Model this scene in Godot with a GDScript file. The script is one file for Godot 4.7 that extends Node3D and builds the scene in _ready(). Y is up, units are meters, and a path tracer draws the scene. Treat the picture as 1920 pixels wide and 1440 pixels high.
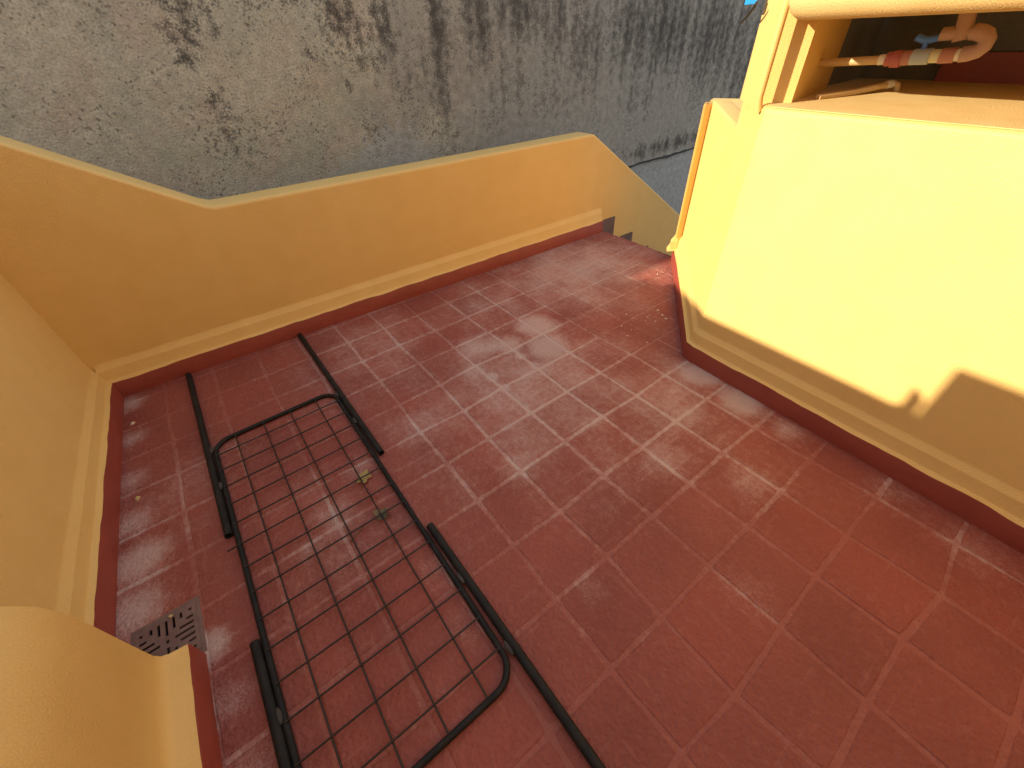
extends Node3D
# A roof terrace landing with ochre walls and red painted tiles.
# Plan coordinates are in tiles (u, v) with height h; one tile is 0.25 m.
const S := 0.25
const TO := Vector2(1.641, -6.609)      # a joint crossing of the tile grid
var M := {}
var taken := {}

# ---------------------------------------------------------------- helpers
func P(u: float, h: float, v: float) -> Vector3:
	return Vector3(u, h, v) * S

func numbered(n: String) -> String:
	if not taken.has(n):
		taken[n] = 0
		return n
	taken[n] += 1
	return "%s_%03d" % [n, taken[n]]

func tag(o: Node, label: String, category: String, group := "") -> void:
	o.set_meta("label", label)
	o.set_meta("category", category)
	if group != "":
		o.set_meta("group", group)

func thing(called: String, label: String, category: String, at := Vector3.ZERO, group := "") -> Node3D:
	var o := Node3D.new()
	o.name = numbered(called)
	add_child(o)
	o.position = at
	tag(o, label, category, group)
	return o

class Tris:
	var p := PackedVector3Array()
	var uv := PackedVector2Array()
	var g := PackedInt32Array()
	func tri(a: Vector3, b: Vector3, c: Vector3, grp := -1, ua := Vector2.ZERO, ub := Vector2.ZERO, uc := Vector2.ZERO) -> void:
		p.append(a); p.append(b); p.append(c)
		uv.append(ua); uv.append(ub); uv.append(uc)
		g.append(grp)
	func quad(a: Vector3, b: Vector3, c: Vector3, d: Vector3, grp := -1) -> void:
		tri(a, b, c, grp)
		tri(a, c, d, grp)
	func mesh(closed := true) -> ArrayMesh:
		var vol := 0.0
		if closed:
			var o := p[0]
			for i in range(0, p.size(), 3):
				vol += (p[i] - o).dot((p[i + 1] - o).cross(p[i + 2] - o))
		var st := SurfaceTool.new()
		st.begin(Mesh.PRIMITIVE_TRIANGLES)
		for i in range(0, p.size(), 3):
			st.set_smooth_group(g[i / 3] if g[i / 3] >= 0 else -1)
			var k := [i, i + 1, i + 2] if vol <= 0.0 else [i, i + 2, i + 1]
			for j in k:
				st.set_uv(uv[j])
				st.add_vertex(p[j])
		st.generate_normals()
		return st.commit()

func node(called: String, m: Mesh, mat: Material, parent: Node = self) -> MeshInstance3D:
	var o := MeshInstance3D.new()
	o.name = numbered(called) if parent == self else called
	o.mesh = m
	o.material_override = mat
	parent.add_child(o, true)
	return o

func structure(called: String, m: Mesh, mat: Material) -> MeshInstance3D:
	var o := node(called, m, mat)
	o.set_meta("kind", "structure")
	return o

# profile (d outward, h) swept along a plan path; outward is to the right of the path times side
func sweep(t: Tris, path: Array, prof: Array, side := 1.0, closed_path := false) -> void:
	var n := path.size()
	var segs := n if closed_path else n - 1
	var norm := []
	for i in segs:
		var d: Vector2 = (path[(i + 1) % n] - path[i]).normalized()
		norm.append(Vector2(-d.y, d.x) * side)
	var mit := []
	for i in n:
		var a: Vector2 = norm[(i - 1 + segs) % segs] if (closed_path or i > 0) else norm[0]
		var b: Vector2 = norm[i % segs] if (closed_path or i < n - 1) else norm[segs - 1]
		mit.append((a + b) / (1.0 + a.dot(b)))
	var brush := FastNoiseLite.new()
	brush.seed = 90
	brush.frequency = 0.9
	brush.fractal_octaves = 4
	var ring := func(i: int) -> Array:
		var r := []
		for q in prof:
			var w: Vector2 = path[i] + mit[i] * q.x
			var hh: float = q.y
			if hh > 0.37 and hh < 0.42:           # the paint line wanders a little
				hh += 0.035 * brush.get_noise_2d(path[i].x, path[i].y)
			r.append(P(w.x, hh, w.y))
		return r
	var m := prof.size()
	var pg := []                                  # smooth runs round the profile
	var run := 0
	for k in m:
		var d0: Vector2 = (prof[k] - prof[(k - 1 + m) % m]).normalized()
		var d1: Vector2 = (prof[(k + 1) % m] - prof[k]).normalized()
		if d0.dot(d1) < 0.8:
			run += 1
		pg.append(run)
	var sg := 0
	for i in segs:
		if i > 0 and norm[i].dot(norm[i - 1]) < 0.85:
			sg += 1
		var r0: Array = ring.call(i)
		var r1: Array = ring.call((i + 1) % n)
		for k in m:
			var k2 := (k + 1) % m
			t.quad(r0[k], r0[k2], r1[k2], r1[k], pg[k] * 40 + sg)
	if not closed_path:
		var poly := PackedVector2Array(prof)
		var idx := Geometry2D.triangulate_polygon(poly)
		for e in 2:
			var r: Array = ring.call(0 if e == 0 else n - 1)
			for k in range(0, idx.size(), 3):
				if e == 0:
					t.tri(r[idx[k]], r[idx[k + 1]], r[idx[k + 2]], 30000)
				else:
					t.tri(r[idx[k]], r[idx[k + 2]], r[idx[k + 1]], 30001)

# plan polygon between two heights, with a rounded upper rim
func prism(t: Tris, poly: Array, h0: float, h1: float, r := 0.0) -> void:
	var levels := [[0.0, h0], [0.0, h1 - r]]
	if r > 0.0:
		for k in range(1, 5):
			var a := k * PI / 8.0
			levels.append([r * (1.0 - cos(a)), h1 - r + r * sin(a)])
	loft(t, poly, levels)

# plan polygon through levels of [inset, height]
func loft(t: Tris, poly: Array, levels: Array) -> void:
	var n := poly.size()
	var area := 0.0
	for i in n:
		area += poly[i].cross(poly[(i + 1) % n])
	var sgn := 1.0 if area > 0.0 else -1.0
	var rings := []
	for lv in levels:
		var ringp := []
		for i in n:
			var d0: Vector2 = (poly[i] - poly[(i - 1 + n) % n]).normalized()
			var d1: Vector2 = (poly[(i + 1) % n] - poly[i]).normalized()
			var n0 := Vector2(-d0.y, d0.x) * sgn
			var n1 := Vector2(-d1.y, d1.x) * sgn
			var w: Vector2 = poly[i] + (n0 + n1) / (1.0 + n0.dot(n1)) * lv[0]
			ringp.append(P(w.x, lv[1], w.y))
		rings.append(ringp)
	for l in levels.size() - 1:
		for i in n:
			var j := (i + 1) % n
			t.quad(rings[l][i], rings[l][j], rings[l + 1][j], rings[l + 1][i], 100 + i if l > 0 else 50 + i)
	var idx := Geometry2D.triangulate_polygon(PackedVector2Array(poly))
	var top: Array = rings[rings.size() - 1]
	for k in range(0, idx.size(), 3):
		# side quads run i, j upward; caps follow the same sense
		if sgn > 0.0:
			t.tri(top[idx[k]], top[idx[k + 1]], top[idx[k + 2]], 40)
			t.tri(rings[0][idx[k]], rings[0][idx[k + 2]], rings[0][idx[k + 1]], 41)
		else:
			t.tri(top[idx[k]], top[idx[k + 1]], top[idx[k + 2]], 40)
			t.tri(rings[0][idx[k]], rings[0][idx[k + 2]], rings[0][idx[k + 1]], 41)

# round tube along points given in metres
func tube(t: Tris, pts: Array, r: float, seg := 14, closed := false, bore := 0.0) -> void:
	var n := pts.size()
	var dirs := []
	for i in n:
		var a: Vector3 = pts[(i - 1 + n) % n] if (closed or i > 0) else pts[0]
		var b: Vector3 = pts[(i + 1) % n] if (closed or i < n - 1) else pts[n - 1]
		dirs.append((b - a).normalized())
	var up := Vector3.UP if absf(dirs[0].y) < 0.9 else Vector3.RIGHT
	var nx: Vector3 = dirs[0].cross(up).normalized()
	var rings := []
	var inner := []
	for i in n:
		nx = (nx - dirs[i] * nx.dot(dirs[i])).normalized()
		var ny: Vector3 = dirs[i].cross(nx)
		var rr := []
		var ri := []
		for k in seg:
			var a := TAU * k / seg
			var d := nx * cos(a) + ny * sin(a)
			rr.append(pts[i] + d * r)
			ri.append(pts[i] + d * bore)
		rings.append(rr)
		inner.append(ri)
	for i in (n if closed else n - 1):
		var j := (i + 1) % n
		for k in seg:
			var k2 := (k + 1) % seg
			t.quad(rings[i][k], rings[i][k2], rings[j][k2], rings[j][k], 1)
			if bore > 0.0:
				t.quad(inner[i][k2], inner[i][k], inner[j][k], inner[j][k2], 2)
	if not closed:
		for k in seg:
			var k2 := (k + 1) % seg
			if bore > 0.0:
				t.quad(rings[0][k2], rings[0][k], inner[0][k], inner[0][k2], 3)
				t.quad(rings[n - 1][k], rings[n - 1][k2], inner[n - 1][k2], inner[n - 1][k], 4)
			else:
				t.tri(pts[0], rings[0][k2], rings[0][k], 3)
				t.tri(pts[n - 1], rings[n - 1][k], rings[n - 1][k2], 4)

func tube_mesh(pts: Array, r: float, seg := 14, closed := false, bore := 0.0) -> ArrayMesh:
	var t := Tris.new()
	tube(t, pts, r, seg, closed, bore)
	return t.mesh()

func box(t: Tris, a: Vector3, b: Vector3) -> void:
	var lo := Vector3(minf(a.x, b.x), minf(a.y, b.y), minf(a.z, b.z))
	var hi := Vector3(maxf(a.x, b.x), maxf(a.y, b.y), maxf(a.z, b.z))
	var c := []
	for i in 8:
		c.append(Vector3(hi.x if i & 1 else lo.x, hi.y if i & 2 else lo.y, hi.z if i & 4 else lo.z))
	for f in [[0, 2, 3, 1], [4, 5, 7, 6], [0, 1, 5, 4], [2, 6, 7, 3], [0, 4, 6, 2], [1, 3, 7, 5]]:
		t.quad(c[f[0]], c[f[1]], c[f[2]], c[f[3]])

# ---------------------------------------------------------------- textures
func noise(w: int, h: int, freq: float, oct: int, sd: int, kind := FastNoiseLite.TYPE_SIMPLEX_SMOOTH, seamless := false) -> PackedByteArray:
	var f := FastNoiseLite.new()
	f.noise_type = kind
	f.seed = sd
	f.frequency = freq
	f.fractal_octaves = oct
	f.fractal_type = FastNoiseLite.FRACTAL_FBM if oct > 1 else FastNoiseLite.FRACTAL_NONE
	var im: Image = f.get_seamless_image(w, h, false, false, 0.12, true) if seamless else f.get_image(w, h, false, false, true)
	im.convert(Image.FORMAT_L8)
	return im.get_data()

func stretched(w: int, h: int, sw: int, sh: int, freq: float, oct: int, sd: int) -> PackedByteArray:
	var f := FastNoiseLite.new()
	f.noise_type = FastNoiseLite.TYPE_SIMPLEX_SMOOTH
	f.seed = sd
	f.frequency = freq
	f.fractal_octaves = oct
	var im: Image = f.get_image(sw, sh, false, false, true)
	im.convert(Image.FORMAT_L8)
	im.resize(w, h, Image.INTERPOLATE_CUBIC)
	return im.get_data()

func to_tex(w: int, h: int, data: PackedByteArray) -> ImageTexture:
	var im := Image.create_from_data(w, h, false, Image.FORMAT_RGB8, data)
	im.generate_mipmaps()
	return ImageTexture.create_from_image(im)

func bump(w: int, freq: float, oct: int, sd: int, scale: float) -> ImageTexture:
	var d := noise(w, w, freq, oct, sd, FastNoiseLite.TYPE_SIMPLEX_SMOOTH, true)
	var im := Image.create_from_data(w, w, false, Image.FORMAT_L8, d)
	im.convert(Image.FORMAT_RGB8)
	im.bump_map_to_normal_map(scale)
	im.generate_mipmaps()
	return ImageTexture.create_from_image(im)

func bump_rect(w: int, h: int, freq: float, oct: int, sd: int, scale: float) -> ImageTexture:
	var im := Image.create_from_data(w, h, false, Image.FORMAT_L8, noise(w, h, freq, oct, sd))
	im.convert(Image.FORMAT_RGB8)
	im.bump_map_to_normal_map(scale)
	im.generate_mipmaps()
	return ImageTexture.create_from_image(im)

func srgb(c: Vector3) -> Vector3:
	var k := Color(c.x, c.y, c.z).linear_to_srgb()
	return Vector3(k.r, k.g, k.b)

func b8(x: float) -> int:
	return clampi(int(x * 255.0 + 0.5), 0, 255)

# tileable colour with mottling and flecks, for the triplanar materials
func mottle(base: Vector3, other: Vector3, fleck: Vector3, fl: float, sd: int, w := 512) -> ImageTexture:
	var n1 := noise(w, w, 3.0 / w, 4, sd, FastNoiseLite.TYPE_SIMPLEX_SMOOTH, true)
	var n2 := noise(w, w, 60.0 / w, 3, sd + 1, FastNoiseLite.TYPE_SIMPLEX_SMOOTH, true)
	var a := srgb(base)
	var b := srgb(other)
	var f := srgb(fleck)
	var d := PackedByteArray()
	d.resize(w * w * 3)
	for i in w * w:
		var k := n1[i] / 255.0 * 0.75 + n2[i] / 255.0 * 0.25
		var c := a.lerp(b, clampf((k - 0.3) * 2.2, 0.0, 1.0))
		c = c.lerp(f, clampf((n2[i] / 255.0 - (1.0 - fl)) * 6.0, 0.0, 1.0))
		d[i * 3] = b8(c.x)
		d[i * 3 + 1] = b8(c.y)
		d[i * 3 + 2] = b8(c.z)
	return to_tex(w, w, d)

func tri_mat(tex: Texture2D, rough: float, scale: float, nrm: Texture2D = null, ns := 0.5) -> StandardMaterial3D:
	var m := StandardMaterial3D.new()
	m.albedo_texture = tex
	m.roughness = rough
	m.uv1_triplanar = true
	m.uv1_world_triplanar = true
	m.uv1_scale = Vector3.ONE * scale
	if nrm:
		m.normal_enabled = true
		m.normal_texture = nrm
		m.normal_scale = ns
	return m

func plain(c: Vector3, rough: float, metal := 0.0) -> StandardMaterial3D:
	var m := StandardMaterial3D.new()
	m.albedo_color = Color(c.x, c.y, c.z).linear_to_srgb()
	m.roughness = rough
	m.metallic = metal
	return m

# chalky white deposit on the red floor paint, where the photograph shows it: u, v, radius, strength
const DUST := [
	[4.2, -5.4, 3.2, 0.56], [8.8, -8.8, 3.2, 0.68], [-2.4, -7.2, 1.5, 0.32], [6.0, -3.2, 2.2, 0.5], [2.0, -9.0, 2.4, 0.42], [-0.4, -4.6, 1.6, 0.3], [5.5, -8.8, 2.0, 0.46],
	[5.75, -7.05, 0.65, 1.0], [5.35, -6.2, 0.7, 1.0], [4.15, -7.2, 0.8, 0.75], [4.7, -6.8, 0.6, 0.75], [3.8, -5.9, 0.9, 0.55],
	[2.8, -6.05, 0.8, 0.5], [4.5, -3.8, 0.9, 0.5], [5.75, -4.0, 0.8, 0.55], [7.2, -3.2, 0.55, 1.0], [7.05, -2.2, 0.55, 0.95],
	[7.0, -1.2, 0.4, 0.6], [6.0, -2.6, 0.9, 0.55], [5.0, -3.0, 0.9, 0.45], [4.8, -2.2, 0.8, 0.5], [2.6, -3.8, 0.7, 0.5],
	[1.7, -3.9, 0.6, 0.4], [5.4, -1.1, 0.6, 0.5], [1.6, -5.8, 0.8, 0.5], [3.4, -6.5, 0.7, 0.6], [7.7, -9.0, 1.6, 0.42],
	[9.8, -9.2, 1.7, 0.45], [11.0, -8.6, 1.2, 0.42], [1.5, -8.3, 0.9, 0.25], [4.0, -4.9, 0.8, 0.45], [5.0, -5.0, 0.9, 0.5],
	[-3.1, -10.6, 0.4, 0.7], [-3.1, -9.3, 0.35, 0.65], [-3.1, -8.0, 0.4, 0.6], [-3.1, -6.9, 0.4, 0.7], [-3.05, -6.0, 0.5, 0.85],
	[-3.1, -5.2, 0.5, 0.8], [-2.3, -4.0, 0.25, 0.9], [-2.2, -3.2, 0.35, 0.5], [-2.2, -2.4, 0.4, 0.45], [-0.4, -5.0, 0.55, 0.5],
	[-0.9, -4.6, 0.4, 0.45], [0.3, -5.5, 0.4, 0.5], [0.5, -3.0, 0.4, 0.35], [0.4, -2.2, 0.4, 0.35], [3.7, -0.2, 0.5, 0.3],
	[2.1, -1.5, 0.35, 0.4], [6.9, 0.6, 0.5, 0.35], [6.6, 1.6, 0.6, 0.35], [2.0, -10.1, 0.5, 0.45], [5.6, -9.8, 0.7, 0.35],
	[9.3, -6.6, 1.0, 0.35], [3.65, -6.1, 0.22, 0.95], [3.65, -5.6, 0.18, 0.9], [4.62, -6.3, 0.2, 0.95], [4.64, -5.8, 0.18, 0.85], [7.4, -10.0, 0.5, 0.6]]

func dust_map(w: int) -> PackedByteArray:
	var lo := 192
	var im := Image.create(lo, lo, false, Image.FORMAT_L8)
	for y in lo:
		for x in lo:
			var u := x * 16.0 / lo - 4.0
			var v := y * 16.0 / lo - 11.2
			var s := 0.0
			for d in DUST:
				var q: float = ((u - d[0]) * (u - d[0]) + (v - d[1]) * (v - d[1])) / (d[2] * d[2])
				if q < 4.0:
					s = maxf(s, d[3] * exp(-q))
			im.set_pixel(x, y, Color(s, s, s))
	im.resize(w, w, Image.INTERPOLATE_CUBIC)
	return im.get_data()

# lays one colour over an image, its cover given by one byte per pixel
func lay(im: Image, c: Vector3, cover: PackedByteArray) -> void:
	var w := im.get_width()
	var h := im.get_height()
	var top := Image.create(w, h, false, Image.FORMAT_RGBA8)
	top.fill(Color(c.x, c.y, c.z, 0.0))
	var d := top.get_data()
	for i in w * h:
		d[i * 4 + 3] = cover[i]
	top = Image.create_from_data(w, h, false, Image.FORMAT_RGBA8, d)
	im.blend_rect(top, Rect2i(0, 0, w, h), Vector2i.ZERO)

func finish(im: Image) -> ImageTexture:
	im.convert(Image.FORMAT_RGB8)
	im.generate_mipmaps()
	return ImageTexture.create_from_image(im)

func floor_tex(w: int, bed: bool) -> ImageTexture:
	var k := 2048.0 / w
	var red := srgb(Vector3(0.275, 0.063, 0.045))
	var dark := srgb(Vector3(0.23, 0.050, 0.036))
	var pale := srgb(Vector3(0.36, 0.135, 0.108))
	var chalk := srgb(Vector3(0.58, 0.505, 0.49))
	# broad tone
	var lo := 256
	var nl := noise(lo, lo, 0.03, 5, 11)
	var im := Image.create(lo, lo, false, Image.FORMAT_RGBA8)
	for y in lo:
		for x in lo:
			var c := dark.lerp(red, clampf(nl[y * lo + x] / 255.0 * 1.6 - 0.25, 0.0, 1.0))
			if bed:
				c = c.lerp(pale, 0.3)
			im.set_pixel(x, y, Color(c.x, c.y, c.z))
	im.resize(w, w, Image.INTERPOLATE_CUBIC)
	# chalk and scuffs
	var dust := dust_map(w)
	var n1 := noise(w, w, 0.006 * k, 4, 16)
	var n2 := noise(w, w, 0.045 * k, 4, 12)
	var n3 := noise(w, w, 0.35 * k, 2, 13)
	var n4 := stretched(w, w, w / 16, w, 0.05 * k, 3, 14)
	var n5 := stretched(w, w, w, w / 12, 0.05 * k, 3, 15)
	var ca := PackedByteArray()
	var cb := PackedByteArray()
	ca.resize(w * w)
	cb.resize(w * w)
	var ju := PackedInt32Array()
	ju.resize(w)
	for x in w:
		var q := absf(fposmod(x * 16.0 / w - 4.0 - TO.x + 0.5, 1.0) - 0.5)
		ju[x] = int(clampf(0.1 - q, 0.0, 0.1) * 110.0)
	for y in w:
		var q := absf(fposmod(y * 16.0 / w - 11.2 - TO.y + 0.5, 1.0) - 0.5)
		var jv := int(clampf(0.1 - q, 0.0, 0.1) * 110.0)
		for x in w:
			var i := y * w + x
			var a := n1[i] - 128
			var b := n2[i] - 128
			var g := n3[i] - 128
			var s := n4[i] if n4[i] > n5[i] else n5[i]
			var m := dust[i]
			var t := 0
			if bed:
				t = ((m * 440 + b * 110 + g * 150 + a * 90) >> 8) + 34
			else:
				t = (m * 350 + b * 60 + g * 230 + a * 100 + (s - 158) * 60) >> 8
				t += ju[x] if ju[x] > jv else jv
			ca[i] = clampi(((t - 74) * 260) >> 8, 0, 178)
			cb[i] = clampi(((b + 2) * 150) >> 8, 0, 90) + clampi((s - 205) * 3, 0, 80)
	lay(im, pale, cb)
	lay(im, chalk, ca)
	for i in w * w:
		cb[i] = clampi((n3[i] - 110) >> 2, 0, 40)
	lay(im, dark * 0.7, cb)
	return finish(im)

# weathered cement render of the neighbour's wall: u -6..30, h -4.5..9
const MOULD := [  # u, h, ru, rh, strength: black mould patches
	[1.35, 6.2, 0.55, 0.6, 0.52], [1.2, 5.85, 0.25, 0.35, 0.62], [1.7, 6.6, 0.7, 0.5, 0.5], [1.5, 4.8, 0.5, 0.5, 0.5], [1.5, 4.1, 0.4, 0.5, 0.45],
	[1.7, 3.6, 0.5, 0.4, 0.35], [5.3, 6.4, 0.8, 0.8, 0.7], [5.0, 5.0, 0.25, 0.3, 0.5], [5.6, 5.6, 0.9, 0.7, 0.5], [6.3, 6.2, 0.8, 0.9, 0.6],
	[5.2, 3.7, 0.35, 0.6, 0.45], [4.2, 5.6, 0.4, 0.5, 0.4], [8.2, 6.3, 0.35, 1.4, 0.95], [8.05, 4.6, 0.3, 1.6, 0.7], [8.25, 3.0, 0.25, 1.0, 0.6],
	[7.4, 5.0, 0.9, 1.2, 0.45], [9.7, 6.2, 0.9, 1.6, 0.8], [11.5, 6.4, 1.3, 1.1, 0.9], [10.6, 4.6, 1.2, 1.4, 0.5], [13.0, 6.0, 1.2, 1.3, 0.7],
	[14.6, 5.6, 1.6, 1.8, 0.65], [17.0, 5.8, 1.8, 1.6, 0.75], [19.5, 5.6, 2.2, 1.8, 0.85], [23.5, 5.0, 3.0, 2.0, 0.85], [18.3, 3.4, 2.0, 0.9, 0.4],
	[13.0, 3.8, 2.0, 0.8, 0.35], [21.0, 1.0, 4.0, 0.4, 0.8], [9.0, 7.6, 8.0, 1.0, 0.8], [20.0, 7.6, 9.0, 1.2, 0.9], [27.0, 4.0, 3.0, 3.0, 0.7], [0.0, 8.0, 5.0, 0.8, 0.5]]

func wall_tex(w: int, h: int) -> ImageTexture:
	var lw := 360
	var lh := 135
	var im := Image.create(lw, lh, false, Image.FORMAT_L8)
	for y in lh:
		for x in lw:
			var u := x * 0.1 - 6.0
			var hh := 9.0 - y * 0.1
			var s := 0.0
			for m in MOULD:
				var q: float = pow((u - m[0]) / m[2], 2) + pow((hh - m[1]) / m[3], 2)
				if q < 4.0:
					s = maxf(s, m[4] * exp(-q * 0.8))
			im.set_pixel(x, y, Color(s, s, s))
	im.resize(w, h, Image.INTERPOLATE_CUBIC)
	var mould := im.get_data()
	var beige := srgb(Vector3(0.44, 0.405, 0.33))
	var green := srgb(Vector3(0.375, 0.365, 0.30))
	var pink := srgb(Vector3(0.43, 0.36, 0.30))
	var blue := srgb(Vector3(0.37, 0.385, 0.40))
	var grey := srgb(Vector3(0.29, 0.27, 0.25))
	var black := srgb(Vector3(0.045, 0.04, 0.038))
	var bw := 1024
	var bh := 384
	var m1 := noise(bw, bh, 0.012, 5, 31)
	var m2 := noise(bw, bh, 0.02, 4, 35)
	var m3 := noise(bw, bh, 0.11, 4, 37)
	var base := Image.create(bw, bh, false, Image.FORMAT_RGBA8)
	for y in bh:
		var hh := 9.0 - y * 13.5 / bh
		for x in bw:
			var i := y * bw + x
			var u := x * 36.0 / bw - 6.0
			var a := m1[i] / 255.0
			var e := m2[i] / 255.0
			var b := m3[i] / 255.0
			var c := beige.lerp(green, clampf(a * 2.0 - 0.6, 0.0, 1.0)).lerp(pink, clampf(e * 2.4 - 1.2, 0.0, 0.8))
			c = c.lerp(grey, clampf((u + (a - 0.5) * 6.0 - 5.5) * 0.25, 0.0, 0.75))
			if hh < 0.5:
				c = c.lerp(blue, 0.75)
			else:
				var q := 1.0 - (absf(u - 5.9) / 2.2 + absf(hh - 2.9) / 1.3)
				if q > 0.0:
					c = c.lerp(blue, clampf(q * 1.5 + (b - 0.6), 0.0, 0.6))
			c += Vector3.ONE * (b - 0.5) * 0.11
			base.set_pixel(x, y, Color(c.x, c.y, c.z))
	base.resize(w, h, Image.INTERPOLATE_CUBIC)
	var n2 := noise(w, h, 0.05, 4, 32)
	var n3 := noise(w, h, 0.3, 2, 33)
	var n4 := stretched(w, h, w, h / 14, 0.03, 4, 34)
	var n5 := noise(w, h, 0.010, 4, 38)
	var n6 := noise(w, h, 0.13, 2, 39)
	var ca := PackedByteArray()
	var cb := PackedByteArray()
	ca.resize(w * h)
	cb.resize(w * h)
	for y in h:
		var low := (9.0 - y * 13.5 / h) < 0.45
		for x in w:
			var i := y * w + x
			var right := clampi((x * 36 - 10 * w) * 256 / (w * 4), 0, 256)
			var m := mould[i] >> 2 if low else mould[i]
			# speckled growth at left, runs down the render at right
			var b := n2[i] - 140
			var g := n3[i] - 128
			var s := n4[i] - 128
			var t := ((m * 290 + b * 190 + g * 150) >> 8) + ((s * (64 + (right * 150 >> 8))) >> 8) - 88
			var v := clampi((t * (480 - (right * 200 >> 8))) >> 8, 0, 215)
			# small dark pits, in drifts
			var p := n6[i] - 196 + (((n5[i] - 128) * 90) >> 8) + (m >> 3) + (g >> 3)
			if p > 0:
				v = maxi(v, clampi(p * 5, 0, 120))
			ca[i] = v
			cb[i] = clampi(g + 34 + (b >> 2), 0, 120)
	lay(base, grey * 0.8, cb)
	lay(base, black, ca)
	return finish(base)

func make_materials() -> void:
	var peel := bump(512, 0.2, 3, 51, 3.0)
	var trowel := bump(512, 0.02, 4, 52, 5.0)
	M.ochre = tri_mat(mottle(Vector3(0.71, 0.458, 0.156), Vector3(0.685, 0.434, 0.14), Vector3(0.60, 0.375, 0.125), 0.14, 41), 0.62, 1.4, peel, 0.35)
	M.ochre_rough = tri_mat(mottle(Vector3(0.70, 0.50, 0.215), Vector3(0.65, 0.45, 0.18), Vector3(0.48, 0.32, 0.14), 0.2, 43), 0.75, 1.6, peel, 0.5)
	M.red_skirt = tri_mat(mottle(Vector3(0.27, 0.052, 0.035), Vector3(0.235, 0.043, 0.03), Vector3(0.33, 0.10, 0.075), 0.14, 44), 0.5, 1.3, trowel, 0.25)
	M.brown_tile = tri_mat(mottle(Vector3(0.16, 0.10, 0.085), Vector3(0.12, 0.07, 0.06), Vector3(0.2, 0.14, 0.12), 0.2, 45), 0.6, 2.0)
	M.black_paint = tri_mat(mottle(Vector3(0.009, 0.009, 0.010), Vector3(0.02, 0.018, 0.017), Vector3(0.10, 0.075, 0.06), 0.24, 46), 0.55, 5.0)
	M.black_paint.metallic_specular = 0.3
	M.weld = tri_mat(mottle(Vector3(0.05, 0.04, 0.034), Vector3(0.025, 0.021, 0.019), Vector3(0.16, 0.12, 0.09), 0.3, 57), 0.75, 8.0)
	M.rod = plain(Vector3(0.016, 0.009, 0.008), 0.55)
	M.cement = tri_mat(mottle(Vector3(0.25, 0.215, 0.20), Vector3(0.19, 0.15, 0.14), Vector3(0.36, 0.33, 0.31), 0.25, 49), 0.85, 3.0, trowel, 0.5)
	M.grate = tri_mat(mottle(Vector3(0.19, 0.115, 0.10), Vector3(0.15, 0.085, 0.075), Vector3(0.26, 0.2, 0.18), 0.25, 58), 0.8, 5.0)
	M.alley = tri_mat(mottle(Vector3(0.2, 0.19, 0.17), Vector3(0.13, 0.125, 0.115), Vector3(0.3, 0.28, 0.26), 0.2, 50), 0.9, 0.6)
	M.pipe = plain(Vector3(0.50, 0.33, 0.15), 0.5)
	M.red_plastic = plain(Vector3(0.34, 0.09, 0.08), 0.6)
	M.rust_plastic = plain(Vector3(0.34, 0.15, 0.115), 0.65)
	M.clay_plastic = plain(Vector3(0.36, 0.225, 0.185), 0.7)
	M.tape = plain(Vector3(0.6, 0.56, 0.48), 0.6)
	M.cream = plain(Vector3(0.52, 0.48, 0.32), 0.5)
	M.valve = plain(Vector3(0.30, 0.34, 0.38), 0.3)
	M.blue = plain(Vector3(0.05, 0.16, 0.55), 0.4)
	M.bright_blue = plain(Vector3(0.02, 0.32, 0.85), 0.4)
	M.cable = plain(Vector3(0.015, 0.014, 0.014), 0.55)
	M.leaf_dry = tri_mat(mottle(Vector3(0.40, 0.29, 0.11), Vector3(0.30, 0.20, 0.07), Vector3(0.22, 0.12, 0.05), 0.2, 55), 0.7, 12.0)
	M.leaf_green = tri_mat(mottle(Vector3(0.15, 0.125, 0.07), Vector3(0.10, 0.075, 0.045), Vector3(0.2, 0.15, 0.08), 0.2, 56), 0.7, 12.0)
	M.twig = plain(Vector3(0.13, 0.08, 0.04), 0.8)
	M.chip = plain(Vector3(0.62, 0.5, 0.36), 0.7)
	M.chip_tan = plain(Vector3(0.5, 0.36, 0.16), 0.7)
	var fine := bump_rect(2048, 2048, 0.09, 5, 53, 5.0)
	for k in ["tile", "bed"]:
		var m := StandardMaterial3D.new()
		m.albedo_texture = floor_tex(1536 if k == "tile" else 1024, k == "bed")
		m.roughness = 0.72
		m.normal_enabled = true
		m.normal_texture = fine
		m.normal_scale = 0.45
		M[k] = m
	M.tiles = []
	for k in 5:
		var v: StandardMaterial3D = M.tile.duplicate()
		v.albedo_color = [Color(1, 1, 1), Color(0.98, 0.98, 0.98), Color(1, 0.98, 0.97), Color(0.962, 0.962, 0.968), Color(0.99, 1, 1)][k]
		M.tiles.append(v)
	var g := StandardMaterial3D.new()
	g.albedo_texture = wall_tex(2048, 768)
	g.roughness = 0.9
	g.normal_enabled = true
	g.normal_texture = bump_rect(2048, 768, 0.25, 3, 54, 2.0)
	g.normal_scale = 0.5
	M.grey_wall = g

# ---------------------------------------------------------------- setting
func floor_uv(w: Vector2) -> Vector2:
	return Vector2((w.x + 4.0) / 16.0, (w.y + 11.2) / 16.0)

const DRAIN := Rect2(-3.16, -4.84, 0.82, 0.88)

func back_line(u: float) -> float:
	return -10.82 + 0.046 * u

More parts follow.
